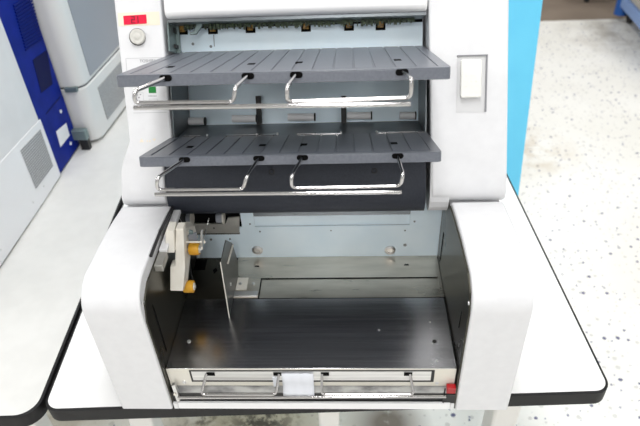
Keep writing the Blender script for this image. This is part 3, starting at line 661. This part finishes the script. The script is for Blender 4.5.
# ------------------------------------------------------------------ machine with the blue stripe (left)
XA = -.705
MA = thing('desktop_machine', 'large light grey machine with a navy blue stripe and side vent on left table', 'machine', (-.93, 1.0, 0))
HA = .66
y0a, y1a, y2a = .72, onz(60, 177, 0).y, 1.322
bm = BM(); box(bm, -1.16, XA, y0a, y1a, .004, HA); mk('body', bm, MACHA, MA, bevel=.004)
bm = BM(); box(bm, -1.16, XA - .002, y1a, y2a, .004, HA); BLU = mk('blue_panel', bm, NAVY, MA, bevel=.003)
bm = BM(); pts = [onx(x, y, XA) for x, y in ((39.5, 119), (60, 175), (41, 204.5), (-10, 280), (-10, 190), (-2, 164))]
prism_dir(bm, pts, (.0022, 0, 0)); LPn = mk('lower_panel', bm, MACHA2, MA, bevel=.0008)
bm = BM(); pts = [onx(x, y, XA + .0022) for x, y in ((20, 150), (40, 129), (53, 166), (36, 189))]
prism_dir(bm, pts, (.0006, 0, 0)); GV = mk('side_vent', bm, MACHA, LPn)
bm = BM()
A0, A1, B0, B1 = [onx(x, y, XA + .0028) for x, y in ((20, 150), (36, 189), (40, 129), (53, 166))]
for i in range(17):
    t = (i + .5) / 17; a = A0.lerp(A1, t); b = B0.lerp(B1, t); d = Vector((0, 0, .0021))
    prism_dir(bm, [a - d, b - d, b + d, a + d], (.0008, 0, 0))
mk('vent_slats', bm, MESHGREY, GV)
bm = BM()
for px, py in ((43.5, 186), (33, 202), (0.5, 250)):
    p = onx(px, py, XA + .002); cyl(bm, p, p + EX * .0012, .0028, 12)
mk('panel_screws', bm, BRIGHTSTEEL, LPn)
XBp = XA - .002
bm = BM(); pts = [onx(x, y, XBp) for x, y in ((32.5, 60), (46.5, 50), (52.5, 84), (41, 93))]; prism_dir(bm, pts, (.0008, 0, 0)); mk('dark_window', bm, NAVYDARK, BLU)
bm = BM()
c0, c1, c2, c3 = [onx(x, y, XBp) for x, y in ((13, 6), (30, -6), (42.5, 42), (26, 53))]
for i in range(15):
    t = i / 15; a = c0.lerp(c3, t); b = c1.lerp(c2, t); d = Vector((0, 0, .002)); prism_dir(bm, [a - d, b - d, b + d, a + d], (.0025, 0, 0))
mk('louvre_ribs', bm, NAVYRIB, BLU)
bm = BM(); a, b = onx(46, 114, XBp), onx(60, 97, XBp); d = Vector((0, 0, .0012)); prism_dir(bm, [a - d, b - d, b + d, a + d], (.0006, 0, 0)); mk('panel_seam', bm, NAVYDARK, BLU)
bm = BM(); pts = [onx(x, y, XBp) for x, y in ((56, 131.5), (66, 123), (69.5, 135.5), (60.5, 147))]; prism_dir(bm, pts, (.0006, 0, 0)); mk('white_sticker', bm, MACHA2, BLU)
for px, py in ((60.5, 111.5), (70.5, 143.5)):
    bm = BM(); p = onx(px, py, XBp); cyl(bm, p, p + EX * .0015, .0045, 14); mk('screw', bm, MACHA2, BLU)
# small bracket and foot at its rear corner
bm = BM(); box(bm, XA - .004, XA + .034, y2a - .022, y2a - .004, .030, .058); LB = mk('rear_bracket', bm, TEAL, MA, bevel=.002)
bm = BM(); box(bm, XA + .010, XA + .032, y2a - .020, y2a - .006, .0005, .030); mk('rubber_foot', bm, BLACK, LB)
for sx, sy in ((-1.1, .78), (-.76, .78), (-1.1, 1.25), (-.76, 1.25)):
    bm = BM(); cyl(bm, (sx, sy, .0006), (sx, sy, .006), .018, 14); mk('foot', bm, BLACK, MA)

# ------------------------------------------------------------------ off-white machine behind it
MB_ = thing('rounded_machine', 'off-white rounded machine with dark side panel behind blue striped machine', 'machine', (-.85, 1.5, 0))
co = (-.655, 1.3285); aB = -4.0 * D2R
def bp(x, y): return rotpts(co, aB, [(x, y)])[0]
prB = rotpts(co, aB, rrect(-.42, 0, 0, .40, .035, 8))
zs = ony(80, 90, 1.325).z
bm = BM(); prism_z(bm, prB, .008, zs - .002); mk('lower_body', bm, MACHB, MB_, bevel=.004)
bm = BM(); prism_z(bm, prB, zs + .002, .62); mk('upper_body', bm, MACHB, MB_, bevel=.004)
bm = BM(); prism_z(bm, rotpts(co, aB, rrect(-.416, -.003, .003, .397, .033, 8)), zs - .003, zs + .003); mk('seam_band', bm, SEAM, MB_)
def bside(y0, y1, z0, z1, name, m, th=.002):
    bm = BM(); prism_z(bm, [bp(-.001, y0), bp(th, y0), bp(th, y1), bp(-.001, y1)], z0, z1); return mk(name, bm, m, MB_, bevel=.0008)
bside(.05, .375, zs + .012, .60, 'side_panel', SIDEGREY)
bside(.07, .33, .035, zs - .03, 'vent_mesh', MESHGREY)
bm = BM(); a = ony(62, 90, 1.322); b = ony(76, 90.5, 1.322); box(bm, max(a.x, -.700), b.x, 1.3245, 1.336, zs - .006, zs + .006); mk('seam_tab', bm, TEAL, MB_)
for x, y in ((-.05, .05), (-.37, .05), (-.05, .35), (-.37, .35)):
    bm = BM(); p = bp(x, y); cyl(bm, (p[0], p[1], .0006), (p[0], p[1], .01), .018, 14); mk('foot', bm, BLACK, MB_)

# ------------------------------------------------------------------ cyan board behind the table
CB = thing('display_board', 'plain bright cyan board standing behind the machine', 'board', (.1, 1.58, -T))
la = 12.6 * D2R; yb0 = 1.50; zb0 = -.30
pR = ony(518, 200, yb0); CU = Vector((0, math.sin(la), math.cos(la))); CN = Vector((0, -math.cos(la), math.sin(la)))
def cpt(px, py): return hit(px, py, pR, CN)
pt_ = cpt(543, 0)
xr = (pR.x + pt_.x) / 2
ubot = (-T - pR.z) / CU.z; utop = .80
o_ = Vector((0, pR.y, pR.z))
bm = BM(); slope = (pt_.x - pR.x) / (pt_ - pR).dot(CU)
def cc(x, u, n): return o_ + EX * x + CU * u + CN * n
def edge(u): return pR.x + slope * u
pr = [(-.42, ubot + .004), (edge(ubot), ubot + .004), (edge(utop), utop), (-.42, utop)]
loft2(bm, [cc(x, u, 0) for x, u in pr], [cc(x, u, -.02) for x, u in pr]); mk('panel', bm, CYAN, CB, bevel=.002)
for xx in (-.25, .35):
    bm = BM(); top = cc(xx, utop * .7, -.022); tube(bm, [top, Vector((xx, top.y + .32, -T + .012))], .012, 10, 0); mk('prop_leg', bm, LEGW, CB)

# ------------------------------------------------------------------ cart at top right
c0 = onz(619.5, 17, -T + .02); c1 = onz(640, 33, -T + .06)
dv = (c1 - c0); dv.z = 0; dv.normalize(); nv = Vector((-dv.y, dv.x, 0))
if nv.x < 0: nv = -nv
CT = thing('blue_cart', 'blue and beige wheeled cart standing at the far end of aisle', 'cart', (c0.x, c0.y, -T))
o3 = Vector((c0.x, c0.y, -T)); EZ = Vector((0, 0, 1))
bm = BM(); cyl(bm, o3 + EZ * .04, o3 + EZ * .95, .042, 20); mk('corner_post', bm, CARTB, CT)
bm = BM(); cyl(bm, o3 + dv * .9 + EZ * .04, o3 + dv * .9 + EZ * .95, .042, 20); mk('corner_post', bm, CARTB, CT)
bm = BM(); obox(bm, o3, dv, nv, EZ, (.03, .87), (-.03, .5), (.10, .17)); mk('base_rail', bm, CARTL, CT, bevel=.01)
bm = BM(); obox(bm, o3, dv, nv, EZ, (.03, .87), (-.01, .5), (.17, .92)); mk('body', bm, CARTG, CT, bevel=.008)
for a, b in ((.05, .05), (.85, .05), (.05, .45), (.85, .45)):
    bm = BM(); p = o3 + dv * a + nv * b; cyl(bm, p + EZ * .05 - nv * .012, p + EZ * .05 + nv * .012, .05, 18); mk('castor', bm, BLACK, CT)

# stool whose foot shows at the top edge of the picture
sp = onz(586, 2, -T)
ST = thing('stool', 'dark stool on brown carpet whose black foot shows at the top edge', 'stool', (sp.x + .15, sp.y + .15, -T))
bm = BM(); lathe(bm, (sp.x + .15, sp.y + .15, -T + .42), EZ, [(.17, 0), (.19, .01), (.19, .04), (.17, .05)], 28); mk('seat', bm, BLACK, ST)
for i in (0, 1):
    for j in (0, 1):
        bm = BM(); p = Vector((sp.x + .3 * i, sp.y + .3 * j, -T)); cyl(bm, p, Vector((sp.x + .15 + (i - .5) * .2, sp.y + .15 + (j - .5) * .2, -T + .422)), .017, 12); mk('leg', bm, BLACK, ST)

# ------------------------------------------------------------------ light
w = bpy.data.worlds.new('world'); SC.world = w; w.use_nodes = True
w.node_tree.nodes['Background'].inputs['Color'].default_value = (.97, .985, 1, 1); w.node_tree.nodes['Background'].inputs['Strength'].default_value = .3
def lamp(x, y, z, sx, sy, p, name='ceiling_lamp'):
    l = bpy.data.lights.new(name, 'AREA'); l.shape = 'RECTANGLE'; l.size = sx; l.size_y = sy; l.energy = p; l.color = (1, .995, .99)
    o = bpy.data.objects.new(name, l); COL.objects.link(o); o.location = (x, y, z + T); return o
for x in (-2.2, .0, 2.2):
    for y in (-1.5, .3, 2.2, 4.6):
        lamp(x, y, 1.97, .30, 1.25, 46)
SC.view_settings.view_transform = 'Standard'; SC.view_settings.look = 'None'; SC.view_settings.gamma = 1
SC.view_settings.use_curve_mapping = False
SC.view_settings.exposure = -1.3
for o in bpy.data.objects:
    if '_root' in o: del o['_root']
